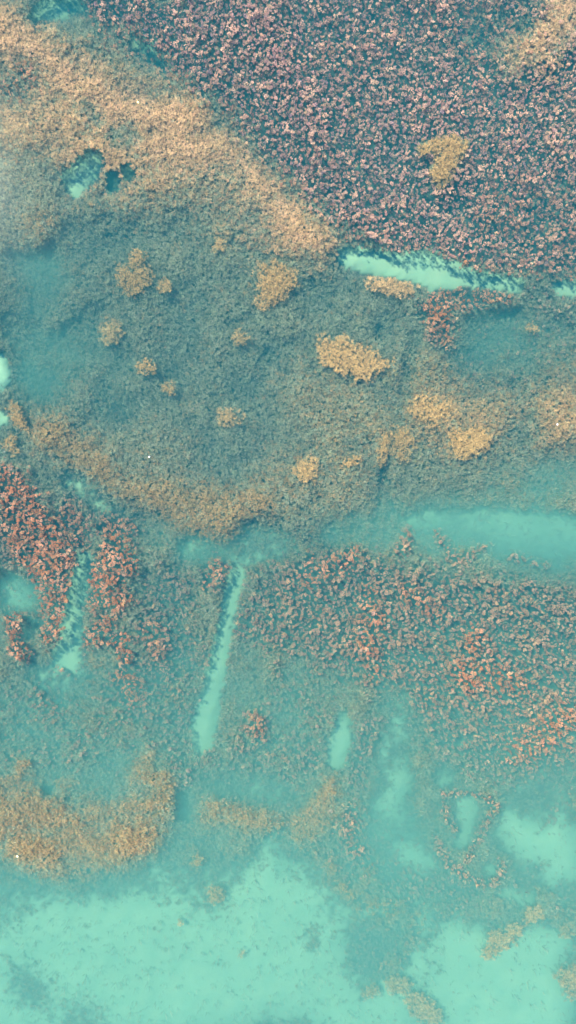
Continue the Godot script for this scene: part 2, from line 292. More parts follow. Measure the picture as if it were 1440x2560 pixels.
func pool(chain: Array, feather: float, bed: float, rough: float) -> void:
	var wide := []
	var lo := Vector2(1e9, 1e9)
	var hi := Vector2(-1e9, -1e9)
	for c in chain:
		wide.append([c[0], c[1], c[2] + 26.0])
		lo = lo.min(Vector2(c[0] - c[2] - 20.0, c[1] - c[2] - 20.0))
		hi = hi.max(Vector2(c[0] + c[2] + 20.0, c[1] + c[2] + 20.0))
	stroke(wide, 40, {"bed": bed + 0.12}, 0.3)
	pools.append([chain, Rect2(lo, hi - lo), feather, rough])

# whether weed may stand at a place: not inside a pool or channel, whose ragged banks are worked out here
func on_bank(u: float, v: float) -> bool:
	var p := Vector2(u, v)
	for q in pools:
		if not q[1].has_point(p):
			continue
		var chain: Array = q[0]
		var best := 1e9
		if chain.size() == 1:
			best = p.distance_to(Vector2(chain[0][0], chain[0][1])) - chain[0][2]
		for k in range(chain.size() - 1):
			var a := Vector2(chain[k][0], chain[k][1])
			var ab := Vector2(chain[k + 1][0], chain[k + 1][1]) - a
			var t := clampf((p - a).dot(ab) / maxf(ab.length_squared(), 1e-6), 0.0, 1.0)
			best = minf(best, p.distance_to(a + ab * t) - lerpf(chain[k][2], chain[k + 1][2], t))
		best -= 12.0
		best += 9.0 * q[3] * (n_b.get_noise_2d(u * 1.2, v * 1.2) + n_e.get_noise_2d(u, v)) + rng.randf_range(-0.5, 0.5) * q[2]
		if best < 0.0:
			return false
	return true

# ---------------------------------------------------------------- weed shapes
func shoot(st: SurfaceTool, base: Vector3, dir: Vector3, length: float, width: float, droop: Vector3, tone: Color, segs := 2) -> void:
	var side := dir.cross(Vector3(0.37, 0.61, -0.7)).normalized()
	var third := dir.cross(side).normalized()
	var rings := []
	for k in segs + 1:
		var t := float(k) / segs
		var c := base + dir * length * t + droop * t * t * length
		var w := width * (1.0 - 0.82 * t * t) * 0.5
		rings.append([c + side * w, c + (-side * 0.5 + third * 0.87) * w, c + (-side * 0.5 - third * 0.87) * w])
	st.set_color(tone)
	for k in segs:
		for q in 3:
			var a: Vector3 = rings[k][q]
			var b: Vector3 = rings[k][(q + 1) % 3]
			var c2: Vector3 = rings[k + 1][q]
			var d2: Vector3 = rings[k + 1][(q + 1) % 3]
			for p in [a, c2, b, b, c2, d2]:
				st.add_vertex(p)

func tone_of(spread: float) -> Color:
	var t := 1.0 + rng.randf_range(-spread, spread)
	if rng.randf() < 0.08:
		t *= 1.5
	return Color(t, t * rng.randf_range(0.93, 1.05), t * rng.randf_range(0.88, 1.1))

# fine weed: thin arching blades in a loose tuft, tips near y = 0, about 0.2 m across
func fine_tuft() -> ArrayMesh:
	var st := SurfaceTool.new()
	st.begin(Mesh.PRIMITIVE_TRIANGLES)
	for k in 11:
		var a := rng.randf() * TAU
		var r := rng.randf() * 0.06
		var lean := rng.randf_range(0.3, 1.7)
		var dir := Vector3(cos(a) * lean, 1.0, sin(a) * lean).normalized()
		var len := rng.randf_range(0.07, 0.13)
		var top := rng.randf_range(-0.07, 0.0)
		var base := Vector3(cos(a + 1.0) * r, top - dir.y * len, sin(a + 1.0) * r)
		shoot(st, base, dir, len, rng.randf_range(0.015, 0.024), Vector3(cos(a), -0.35, sin(a)) * 0.45, tone_of(0.35))
	for k in 2:
		var a2 := rng.randf() * TAU
		shoot(st, Vector3(cos(a2) * 0.03, -0.75, sin(a2) * 0.03), Vector3(rng.randf_range(-0.1, 0.1), 1, rng.randf_range(-0.1, 0.1)).normalized(), 0.6, 0.014, Vector3.ZERO, Color(0.32, 0.42, 0.4), 1)
	st.generate_normals()
	return st.commit()

# bushy weed: a crown of plump feathery shoots on a few stems, about 0.34 m across
func bushy_clump() -> ArrayMesh:
	var st := SurfaceTool.new()
	st.begin(Mesh.PRIMITIVE_TRIANGLES)
	var heads := rng.randi_range(3, 5)
	for h in heads:
		var ha := TAU * h / heads + rng.randf_range(-0.5, 0.5)
		var hr := rng.randf_range(0.035, 0.095)
		var hc := Vector3(cos(ha) * hr, rng.randf_range(-0.16, -0.06), sin(ha) * hr)
		for k in 8:
			var a := rng.randf() * TAU
			var lean := rng.randf_range(0.1, 1.5)
			var dir := Vector3(cos(a) * lean, 1.0, sin(a) * lean).normalized()
			shoot(st, hc - dir * 0.02, dir, rng.randf_range(0.045, 0.095), rng.randf_range(0.019, 0.03), Vector3(cos(a), 0.1, sin(a)) * 0.25, tone_of(0.3))
		shoot(st, Vector3(hc.x * 0.4, -0.5, hc.z * 0.4), (hc - Vector3(hc.x * 0.4, -0.5, hc.z * 0.4)).normalized(), 0.4, 0.018, Vector3.ZERO, Color(0.28, 0.4, 0.42), 1)
	st.generate_normals()
	return st.commit()

func weed_material() -> StandardMaterial3D:
	var m := StandardMaterial3D.new()
	m.vertex_color_use_as_albedo = true
	m.albedo_color = Color.WHITE
	m.roughness = 0.85
	m.metallic_specular = 0.2
	return m

const C_OLIVE := Color(0.185, 0.225, 0.135)
const C_BROWN := Color(0.270, 0.205, 0.090)
const C_DULL := Color(0.230, 0.195, 0.130)
const C_GOLD := Color(0.42, 0.290, 0.110)
const C_TAN := Color(0.46, 0.315, 0.155)
const C_RUST := Color(0.34, 0.155, 0.070)
const C_ROSE := Color(0.36, 0.225, 0.175)

func weed_colour(u: float, v: float, bushy: bool) -> Color:
	var gold := look(f_gold, u, v)
	gold += 0.2 * maxf(0.0, n_c.get_noise_2d(u + 400.0, v))
	if gold > 0.02:
		gold = clampf(smoothstep(0.1, 0.8, gold + 0.5 * n_b.get_noise_2d(u * 1.5, v * 1.5) + rng.randf_range(-0.32, 0.32)), 0.0, 1.0)
	var pink := look(f_pink, u, v)
	var c: Color
	if bushy:
		c = (C_DULL.lerp(C_RUST, clampf(pink * 3.4, 0.0, 1.0)) if pink < 0.3 else C_RUST.lerp(C_ROSE, clampf((pink - 0.3) * 2.0, 0.0, 1.0))).lerp(C_GOLD, gold * 0.5)
	else:
		c = C_OLIVE.lerp(C_BROWN.lerp(C_TAN, clampf(pink * 2.2, 0.0, 1.0)), clampf(gold * 1.15, 0.0, 1.0))
	if bushy:
		var pick := rng.randf()
		if pick < 0.16:
			c = c.lerp(C_DULL, 0.7)
		elif pick < 0.26:
			c = c.lerp(C_TAN, 0.5)
		elif pick < 0.36 and pink > 0.45:
			c = c.lerp(Color(0.20, 0.17, 0.19), 0.6)
	var blotch := n_c.get_noise_2d(u * 2.0, v * 2.0)
	if bushy and blotch > 0.15:
		c = c.lerp(Color(0.48, 0.32, 0.20), clampf((blotch - 0.08) * 2.6, 0.0, 0.65) * clampf(pink * 1.5, 0.0, 1.0))
	var t := 1.0 + 0.3 * blotch + rng.randf_range(-0.18, 0.18)
	return Color(c.r * t, c.g * t * rng.randf_range(0.94, 1.06), c.b * t)

func scatter(called: String, mesh: ArrayMesh, where: Array, tints: Array, parent: Node) -> MultiMeshInstance3D:
	var mm := MultiMesh.new()
	mm.transform_format = MultiMesh.TRANSFORM_3D
	mm.use_colors = true
	mm.mesh = mesh
	mm.instance_count = where.size()
	for i in where.size():
		mm.set_instance_transform(i, where[i])
		mm.set_instance_color(i, tints[i])
	var o := MultiMeshInstance3D.new()
	o.name = called
	o.multimesh = mm
	o.material_override = weed_mat
	parent.add_child(o, true)
	return o

var weed_mat: StandardMaterial3D

func _ready() -> void:
	rng.seed = 71
	# ------------------------------------------------ camera, sky, sun, exposure
	var cam := Camera3D.new()
	cam.name = "camera"
	cam.position = Vector3(0, H, 0)
	cam.rotation_degrees = Vector3(-90, 0, 0)
	cam.fov = rad_to_deg(2.0 * atan(1280.0 * S / H))
	cam.near = 0.1
	cam.far = 600.0
	add_child(cam)
	var env := Environment.new()
	env.background_mode = Environment.BG_SKY
	env.tonemap_mode = Environment.TONE_MAPPER_LINEAR
	env.tonemap_exposure = 4.35
	var sky_mat := ProceduralSkyMaterial.new()
	sky_mat.sky_top_color = Color(0.30, 0.46, 0.76)
	sky_mat.sky_horizon_color = Color(0.66, 0.73, 0.82)
	sky_mat.ground_horizon_color = Color(0.5, 0.55, 0.55)
	sky_mat.ground_bottom_color = Color(0.3, 0.35, 0.35)
	var sky := Sky.new()
	sky.sky_material = sky_mat
	env.sky = sky
	env.volumetric_fog_enabled = true
	env.volumetric_fog_density = 0.0
	env.sdfgi_enabled = true
	env.ssao_enabled = true
	env.ssil_enabled = true
	var we := WorldEnvironment.new()
	we.name = "world_environment"
	we.environment = env
	add_child(we)
	var sun := DirectionalLight3D.new()
	sun.name = "sun"
	sun.light_energy = 1.6
	sun.light_color = Color(1.0, 0.95, 0.87)
	sun.light_angular_distance = 1.0
	sun.shadow_enabled = true
	add_child(sun)
	sun.look_at_from_position(Vector3(-0.44, 0.9, -0.42), Vector3.ZERO, Vector3.UP)

	# ------------------------------------------------ fields
	n_a.seed = 11; n_a.frequency = 0.016; n_a.fractal_octaves = 3
	n_b.seed = 23; n_b.frequency = 0.045; n_b.fractal_octaves = 2
	n_c.seed = 5; n_c.frequency = 0.012; n_c.fractal_octaves = 3
	n_d.seed = 31; n_d.frequency = 0.042; n_d.fractal_octaves = 2
	n_g.seed = 88; n_g.frequency = 0.006; n_g.fractal_octaves = 4
	n_e.seed = 47; n_e.frequency = 0.085; n_e.fractal_octaves = 1
	paint_fields()
	paint_patches()
	for i in f_bed.size():
		f_bed[i] = 0.78 + 0.28 * f_bed[i]
	f_bed = soften(soften(f_bed, 3), 2)
	var wide := soften(soften(f_cov, 5), 4)
	for j in GH:
		for i in GW:
			var at := j * GW + i
			if f_own[at] < 0:
				f_tip[at] += clampf((0.74 - wide[at]) * 1.3, 0.0, 0.5) * (1.0 - 0.85 * f_red[at])
				f_tip[at] += 0.44 * n_g.get_noise_2d(U0 + i * CELL, V0 + j * CELL) * (1.0 - 0.75 * maxf(f_gold[at], f_red[at] * 0.8))
	paint_water()
	build_bed()
	build_water()
	build_weed()
	build_small_things()

# golden patches that stand out as single things: [label, chain, tip depth, gold, pink]
var patches := [
	["T-shaped golden weed patch standing in the pinkish bushy bed", [[1062, 366, 18], [1105, 362, 22], [1152, 360, 22], [1125, 385, 24], [1103, 430, 28]], 0.05, 1.0, 0.15],
	["round golden weed patch alone in dark grey-green weed", [[685, 705, 44], [670, 735, 22]], 0.08, 1.0, 0.1],
	["large ragged amber weed patch spreading towards the straight faint channel", [[815, 865, 18], [850, 885, 40], [890, 905, 36], [945, 912, 20]], 0.10, 1.0, 0.0],
	["tan weed hummock on the shore of the big turquoise pool", [[940, 702, 18], [980, 708, 24], [1020, 716, 18]], 0.12, 1.0, 0.5],
	["small golden tuft patch above a wider golden patch in dark weed", [[340, 640, 16], [335, 655, 12]], 0.16, 0.9, 0.0],
	["loose golden weed patch joined to two smaller golden spots", [[315, 690, 24], [350, 690, 20], [330, 715, 16]], 0.16, 0.85, 0.0],
	["little round golden spot beside the loose golden weed patch", [[410, 716, 13]], 0.16, 0.9, 0.0],
	["tiny golden weed spot just below the tan carpet", [[545, 612, 14]], 0.2, 0.8, 0.0],
	["faint yellowish weed patch on milky grey-green weed", [[275, 830, 22]], 0.34, 0.7, 0.0],
	["small golden weed patch with two lobes in pale teal weed", [[355, 912, 14], [378, 922, 8]], 0.2, 0.95, 0.0],
	["small golden weed spot in dark teal weed", [[420, 968, 13]], 0.2, 0.9, 0.0],
	["faint golden weed spot in the middle of dark weed", [[600, 842, 15]], 0.24, 0.85, 0.0],
	["dull golden patch in dim olive weed", [[572, 1042, 20]], 0.28, 0.8, 0.0],
	["compact orange weed patch with spiky edge in dark olive weed", [[765, 1175, 22]], 0.14, 1.0, 0.0],
	["thin crooked strip of golden weed", [[862, 1162, 5], [890, 1152, 8], [900, 1146, 4]], 0.18, 1.0, 0.0],
	["narrow upright golden strip along the faint straight channel", [[966, 1092, 9], [958, 1125, 9], [954, 1155, 6]], 0.2, 0.95, 0.0],
	["rounded olive-gold mound beside the faint straight channel", [[1008, 1100, 24], [1005, 1125, 18]], 0.2, 0.85, 0.0],
	["amber weed patch with ragged tail in olive weed", [[1060, 1015, 22], [1085, 1040, 16], [1120, 1020, 12]], 0.16, 0.95, 0.0],
	["wide orange-gold weed patch with a dark notch", [[1140, 1095, 18], [1170, 1120, 26], [1200, 1095, 26]], 0.16, 1.0, 0.0],
	["small dim golden clump in misty turquoise weed", [[1330, 820, 11]], 0.34, 0.9, 0.0],
	["golden weed spine between the small pale pool and dark weed", [[30, 1015, 11], [45, 1050, 11], [62, 1070, 7]], 0.12, 1.0, 0.1],
	["yellow-green weed tuft below the small pale pool", [[22, 1105, 14], [30, 1125, 10]], 0.16, 1.0, 0.0],
	["lone ragged golden clump with a trailing foot in pale shallows", [[1238, 2345, 16], [1265, 2358, 14], [1290, 2325, 12]], 0.3, 0.75, 0.0],
	["feathery golden clump on the crest of the pale shallows", [[1325, 2288, 12], [1345, 2280, 14]], 0.3, 0.75, 0.0],
	["small detached golden clump in the pale shallows", [[1222, 2386, 13], [1238, 2378, 8]], 0.3, 0.8, 0.0],
	["faint golden tuft in the pale shallows by dark haze", [[1418, 2330, 14]], 0.4, 0.6, 0.0],
	["brown-gold clump cut by the lake view at the pale shallows", [[1440, 2455, 30], [1425, 2440, 16]], 0.25, 0.8, 0.3],
	["broad straggling olive clump in pale water", [[1040, 2500, 18], [1055, 2525, 24], [1085, 2545, 14]], 0.34, 0.6, 0.2],
	["thin olive clump with drooping strands", [[985, 2466, 16], [1010, 2462, 14]], 0.38, 0.5, 0.2],
	["tapering olive clump with few strands", [[930, 2478, 12], [915, 2490, 8]], 0.42, 0.5, 0.1],
	["small dark olive mound ringed by haze", [[540, 2238, 16]], 0.3, 0.75, 0.0],
	["tiny golden spot at the hazy edge of the shallows", [[492, 2155, 10]], 0.28, 0.8, 0.0],
	["lone golden speck in pale open water", [[450, 2308, 7]], 0.28, 0.9, 0.0],
	["single pale tuft lost in wide open shallows", [[604, 2386, 6]], 0.3, 0.7, 0.0],
]

func paint_patches() -> void:
	for k in patches.size():
		var p: Array = patches[k]
		var r0: float = p[1][0][2]
		stroke(p[1], clampf(r0 * 1.2, 7.0, 34.0), {}, 1.1, k)
		stroke(p[1], clampf(r0 * 0.5, 5.0, 12.0), {"red": 0.0, "cov": 1.0}, 1.1)

func soften(f: PackedFloat32Array, r: int) -> PackedFloat32Array:
	var g := PackedFloat32Array()
	g.resize(f.size())
	var h := PackedFloat32Array()
	h.resize(f.size())
	for j in GH:
		for i in GW:
			var t := 0.0
			for k in range(-r, r + 1):
				t += f[j * GW + clampi(i + k, 0, GW - 1)]
			g[j * GW + i] = t / (2 * r + 1)
	for j in GH:
		for i in GW:
			var t := 0.0
			for k in range(-r, r + 1):
				t += g[clampi(j + k, 0, GH - 1) * GW + i]
			h[j * GW + i] = t / (2 * r + 1)
	return h

func build_bed() -> void:
	var near := soften(f_cov, 2)
	var st := SurfaceTool.new()
	st.begin(Mesh.PRIMITIVE_TRIANGLES)
	var stepc := 1
	var w := (GW - 1) / stepc
	var h := (GH - 1) / stepc
	for j in h + 1:
		for i in w + 1:
			var u := float(U0 + i * stepc * CELL)
			var v := float(V0 + j * stepc * CELL)
			var d := look(f_bed, u, v) + 0.07 * n_g.get_noise_2d(u * 1.2 + 300.0, v * 1.2) + 0.008 * n_a.get_noise_2d(u, v)
			var p := px(u, v, d)
			if i == 0: p.x = -200.0
			if i == w: p.x = 200.0
			if j == 0: p.z = -200.0
			if j == h: p.z = 200.0
			var film := clampf(0.5 + 0.7 * n_c.get_noise_2d(u * 1.4 + 77.0, v * 1.4), 0.0, 1.0)
			var marl := Color(0.185, 0.320, 0.180).lerp(Color(0.150, 0.298, 0.175), film)
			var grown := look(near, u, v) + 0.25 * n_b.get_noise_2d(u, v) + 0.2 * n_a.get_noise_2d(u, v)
			var mud_shade := smoothstep(0.35, 0.72, grown) if on_bank(u, v) else 0.0
			st.set_color(marl.lerp(Color(0.040, 0.055, 0.045), mud_shade))  # dark mud under the weed, with the shade of the gaps painted in
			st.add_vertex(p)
	for j in h:
		for i in w:
			var a := j * (w + 1) + i
			for k in [a, a + 1, a + w + 1, a + 1, a + w + 2, a + w + 1]:
				st.add_index(k)
	st.generate_normals()
	var m := StandardMaterial3D.new()
	m.vertex_color_use_as_albedo = true
	m.roughness = 1.0
	m.metallic_specular = 0.1
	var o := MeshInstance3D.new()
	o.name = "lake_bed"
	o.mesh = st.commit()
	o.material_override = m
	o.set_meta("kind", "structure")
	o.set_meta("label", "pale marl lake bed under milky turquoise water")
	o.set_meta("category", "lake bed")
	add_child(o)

func build_water() -> void:
	var root := Node3D.new()
	root.name = "water"
	root.set_meta("kind", "structure")
	root.set_meta("label", "milky turquoise lake water over the weed beds")
	root.set_meta("category", "water")
	add_child(root)
	var fm := FogMaterial.new()
	fm.albedo = Color(0.105, 0.51, 0.515)
	fm.density = 0.42
	var fog := FogVolume.new()
	fog.name = "water_body"
	fog.size = Vector3(390, 6.0, 390)
	fog.position = Vector3(0, -3.0, 0)
	fog.material = fm
	root.add_child(fog)
	# stirred-up marl drifts in clouds and thickens over the shallows: [u, v, depth, half size in u, in v, in depth, density]
	var milk := Color(0.57, 0.93, 0.785)
	for c in [
		[720, 2420, 1.62, 2600, 1240, 1.5, 0.5], [1280, 1335, 1.0, 430, 90, 0.7, 1.1], [740, 1775, 1.1, 200, 130, 0.6, 0.25], [1310, 1205, 1.0, 240, 70, 0.5, 0.6],
		[50, 1480, 1.0, 110, 76, 0.55, 0.5], [110, 1840, 1.0, 360, 110, 0.55, 0.2], [960, 2090, 1.0, 130, 160, 0.6, 0.4],
		[90, 680, 1.15, 190, 120, 0.55, 0.35], [110, 920, 1.1, 180, 130, 0.55, 0.38], [540, 1380, 1.0, 230, 70, 0.5, 0.45], [1280, 860, 1.1, 240, 110, 0.55, 0.28],
	]:
		var blobs := 1 if c[3] > 1000 else 5
		var mat := FogMaterial.new()
		mat.albedo = milk
		mat.density = c[6] / blobs * (1.0 if blobs == 1 else 1.25)
		for q in blobs:
			var cloud := FogVolume.new()
			cloud.name = "marl_plume"
			cloud.shape = RenderingServer.FOG_VOLUME_SHAPE_ELLIPSOID
			var big := 1.0 if blobs == 1 else rng.randf_range(0.55, 1.15)
			var off := Vector2(rng.randf_range(-0.5, 0.5), rng.randf_range(-0.5, 0.5)) * (0.0 if blobs == 1 else 1.0)
			cloud.size = Vector3(c[3] * S * big, c[5] * sqrt(big), c[4] * S * big) * 2.0
			cloud.position = px(c[0] + off.x * c[3], c[1] + off.y * c[4], c[2])
			cloud.material = mat
			root.add_child(cloud, true)
	var pm := PlaneMesh.new()
	pm.size = Vector2(390, 390)
	var m := StandardMaterial3D.new()
	m.transparency = BaseMaterial3D.TRANSPARENCY_ALPHA
	m.albedo_color = Color(1, 1, 1, 0.0)
	m.roughness = 0.06
	m.metallic_specular = 0.3
	var o := MeshInstance3D.new()
	o.name = "water_surface"
	o.mesh = pm
	o.material_override = m
	o.position.y = 0.01
	root.add_child(o)

func sprig() -> ArrayMesh:
	var st := SurfaceTool.new()
	st.begin(Mesh.PRIMITIVE_TRIANGLES)
	for k in 3:
		var a := rng.randf() * TAU
		var r := rng.randf() * 0.06
		shoot(st, Vector3(cos(a) * r, -0.28, sin(a) * r), Vector3(rng.randf_range(-0.22, 0.22), 1.0, rng.randf_range(-0.22, 0.22)).normalized(), rng.randf_range(0.16, 0.28), rng.randf_range(0.012, 0.02), Vector3(cos(a), 0, sin(a)) * 0.2, tone_of(0.35))
	st.generate_normals()
	return st.commit()

func place(u: float, v: float, d: float, sc: float) -> Transform3D:
	return Transform3D(Basis(Vector3.UP, rng.randf() * TAU).scaled(Vector3(sc, sc, sc)), px(u, v, d))

# the beds that the countless weed belongs to
const BEDS := [
	["bushy_weed_bed", "wide bed of pinkish bushy water weed with dark blue gaps", true],
	["bushy_weed_bed", "orange-brown bushy weed bed split by the short pale channel", true],
	["bushy_weed_bed", "grey-brown bushy weed bed east of the long pale channel", true],
	["fine_weed_carpet", "tan carpet of fine weed running down to the turquoise pool", false],
	["fine_weed_carpet", "grey-green carpet of fine weed under teal water", false],
	["fine_weed_carpet", "olive-gold bank of fine weed above the pale shallows", false],
	["sparse_sprigs", "thin scattered weed sprigs in the pale milky shallows", false],
]

func bed_of(u: float, v: float, bushy: bool, gold: float) -> int:
	if bushy:
		return 0 if v < 1130.0 else (1 if u < 580.0 - (v - 1480.0) * 0.19 else 2)
	if v < 640.0 and gold > 0.35:
		return 3
	return 5 if v > 1880.0 else 4

func build_weed() -> void:
	weed_mat = weed_material()
	var kinds := 5
	var fine := []
	var bushy := []
	var sprigs := []
	for k in kinds:
		fine.append(fine_tuft())
		bushy.append(bushy_clump())
		sprigs.append(sprig())
	var where := {}
	var tints := {}
	var put := func(key: String, t: Transform3D, c: Color) -> void:
		if not where.has(key):
			where[key] = []
			tints[key] = []
		where[key].append(t)
		tints[key].append(c)
	# bushy clumps; the ones that show largest are kept apart as things of their own
	var clumps := []
	var step := 5.4
	var v := -150.0
	while v < 2710.0:
		var u := -150.0
		while u < 1590.0:
			var uu := u + rng.randf_range(-5, 5)
			var vv := v + rng.randf_range(-5, 5)
			var red := look(f_red, uu, vv)
			if red > 0.04 and rng.randf() < red * 1.1 and on_bank(uu, vv):
				var cov := look(f_cov, uu, vv)
				var n := n_e.get_noise_2d(uu, vv) * 1.2 + 0.5 * n_d.get_noise_2d(uu, vv) + 0.4 * n_a.get_noise_2d(uu + 50.0, vv)
				if n > 0.62 - 0.9 * cov + rng.randf_range(-0.12, 0.12):
					var tip := maxf(0.03, minf(look(f_tip, uu, vv), look(f_bed, uu, vv) - 0.12) - 0.15 * n - 0.22 * n_c.get_noise_2d(uu * 2.0, vv * 2.0) + rng.randf_range(-0.05, 0.08))
					var sc := 0.34 + 0.4 * pow(rng.randf(), 1.5) + 0.2 * n_a.get_noise_2d(uu * 0.7, vv * 0.7 + 90.0)
					clumps.append([uu, vv, tip, sc, weed_colour(uu, vv, true)])
				elif rng.randf() < 0.32 * cov:
					var low := minf(look(f_tip, uu, vv) + rng.randf_range(0.22, 0.6), look(f_bed, uu, vv) - 0.1)
					clumps.append([uu, vv, low, rng.randf_range(0.36, 0.65), weed_colour(uu, vv, true)])
			u += step
		v += step
	var order := range(clumps.size())
	order.sort_custom(func(a, b): return clumps[a][2] - 0.45 * clumps[a][3] < clumps[b][2] - 0.45 * clumps[b][3])
	var singled := {}
	var taken := [0, 0, 0]
	for i in order:
		var c: Array = clumps[i]
		var b := bed_of(c[0], c[1], true, 0.0)
		if c[0] > 8 and c[0] < 1432 and c[1] > 8 and c[1] < 2552 and taken[b] < 100:
			taken[b] += 1
			singled[i] = b
	for i in clumps.size():
		var c: Array = clumps[i]
		var k := rng.randi() % kinds
		if singled.has(i):
			single_clump(bushy[k], place(c[0], c[1], c[2], c[3]), c[4], singled[i], c[0], c[1])
		else:
			put.call("%d_%d" % [bed_of(c[0], c[1], true, 0.0), k], place(c[0], c[1], c[2], c[3]), c[4])
	# fine weed
	step = 3.6
	v = -150.0
	while v < 2710.0:
		var u := -150.0
		while u < 1590.0:
			var uu := u + rng.randf_range(-4, 4)
			var vv := v + rng.randf_range(-4, 4)
			u += step
			var red := look(f_red, uu, vv)
			if rng.randf() < red * 1.1 - 0.05 or not on_bank(uu, vv):
				continue
			var cov := look(f_cov, uu, vv)
			var bed := look(f_bed, uu, vv)
			var n := n_e.get_noise_2d(uu * 1.6 + 900.0, vv * 1.6) * 0.7 + 0.3 * n_a.get_noise_2d(uu + 500.0, vv)
			var own := owner_at(uu, vv)
			if own >= 0 and rng.randf() > look(f_own_share, uu, vv) * 1.05 - 0.08:
				own = -1
			if own >= 0:
				cov = 1.0
			elif cov > 0.05 and cov < 0.85:
				cov = clampf(cov + 0.4 * n_b.get_noise_2d(uu * 0.6, vv * 0.6), 0.02, 0.95)
			if rng.randf() > cov:
				continue
			if cov < 0.36:
				if rng.randf() > 0.3:
					continue
				put.call("6_%d" % (rng.randi() % kinds), place(uu, vv, bed - rng.randf_range(0.1, 0.42), rng.randf_range(0.6, 1.1)), Color(0.32, 0.36, 0.22) * rng.randf_range(0.7, 1.3))
				continue
			if own < 0 and n + rng.randf_range(-0.4, 0.4) < 0.55 - 1.1 * cov:
				continue
			var deep := look(f_tip, uu, vv)
			var tint := weed_colour(uu, vv, false)
			if own >= 0:
				deep = minf(deep, lerpf(deep, patches[own][2] + (0.16 if vv > 2200.0 else 0.0), 0.7))
				var warm: float = patches[own][3]
				tint = tint.lerp(C_GOLD.lerp(C_TAN, patches[own][4]) * rng.randf_range(0.65, 1.2), warm * 0.93)
			var tip := maxf(0.03, minf(deep, bed - 0.1) - 0.07 * n + rng.randf_range(-0.05, 0.09))
			var k := rng.randi() % kinds
			var key := "p%d" % own if own >= 0 else "%d_%d" % [bed_of(uu, vv, false, look(f_gold, uu, vv)), k]
			put.call(key, place(uu, vv, tip, rng.randf_range(0.38, 0.66)), tint)
		v += step
	var total := 0
	for b in BEDS.size():
		var root := Node3D.new()
		root.name = BEDS[b][0]
		root.set_meta("kind", "stuff")
		root.set_meta("label", BEDS[b][1])
		root.set_meta("category", "water weed")
		add_child(root, true)
		for k in kinds:
			var key := "%d_%d" % [b, k]
			if where.has(key):
				var shapes: Array = sprigs if b == 6 else (bushy if BEDS[b][2] else fine)
				scatter("bushy_weed" if BEDS[b][2] else "fine_weed", shapes[k], where[key], tints[key], root)
				total += where[key].size()
	for k in patches.size():
		var key := "p%d" % k
		if where.has(key):
			var o := baked("weed_patch", fine[k % kinds], where[key], tints[key])
			o.set_meta("label", patches[k][0])
			o.set_meta("category", "weed patch")
			total += where[key].size()
		else:
			print("empty patch ", k)
	print("weed copies ", total, " singled ", singled.size())

# one mesh out of many tufts, for a patch that is a thing of its own
func baked(called: String, shape: ArrayMesh, spots: Array, tints: Array) -> MeshInstance3D:
	var a := shape.surface_get_arrays(0)
	var vs: PackedVector3Array = a[Mesh.ARRAY_VERTEX]
	var ns: PackedVector3Array = a[Mesh.ARRAY_NORMAL]
	var cs: PackedColorArray = a[Mesh.ARRAY_COLOR]
	var pv := PackedVector3Array()
	var pn := PackedVector3Array()
	var pc := PackedColorArray()
	var mid := Vector3.ZERO
	for t in spots:
		mid += t.origin / spots.size()
	for i in spots.size():
		var t: Transform3D = spots[i]
		t.origin -= mid
		var tint: Color = tints[i]
		for q in vs.size():
			pv.append(t * vs[q])
			pn.append((t.basis * ns[q]).normalized())
			pc.append(tint * cs[q])
	var out := []
	out.resize(Mesh.ARRAY_MAX)
	out[Mesh.ARRAY_VERTEX] = pv
	out[Mesh.ARRAY_NORMAL] = pn
	out[Mesh.ARRAY_COLOR] = pc
	var am := ArrayMesh.new()
	am.add_surface_from_arrays(Mesh.PRIMITIVE_TRIANGLES, out)
	var o := MeshInstance3D.new()
	o.name = called
	o.mesh = am
	o.material_override = weed_mat
	o.position = mid
	add_child(o, true)
	return o

var tint_mats := {}
const CLUMP_GROUPS := ["tall clumps of the pinkish bed", "tall clumps by the short channel", "tall clumps by the long channel"]
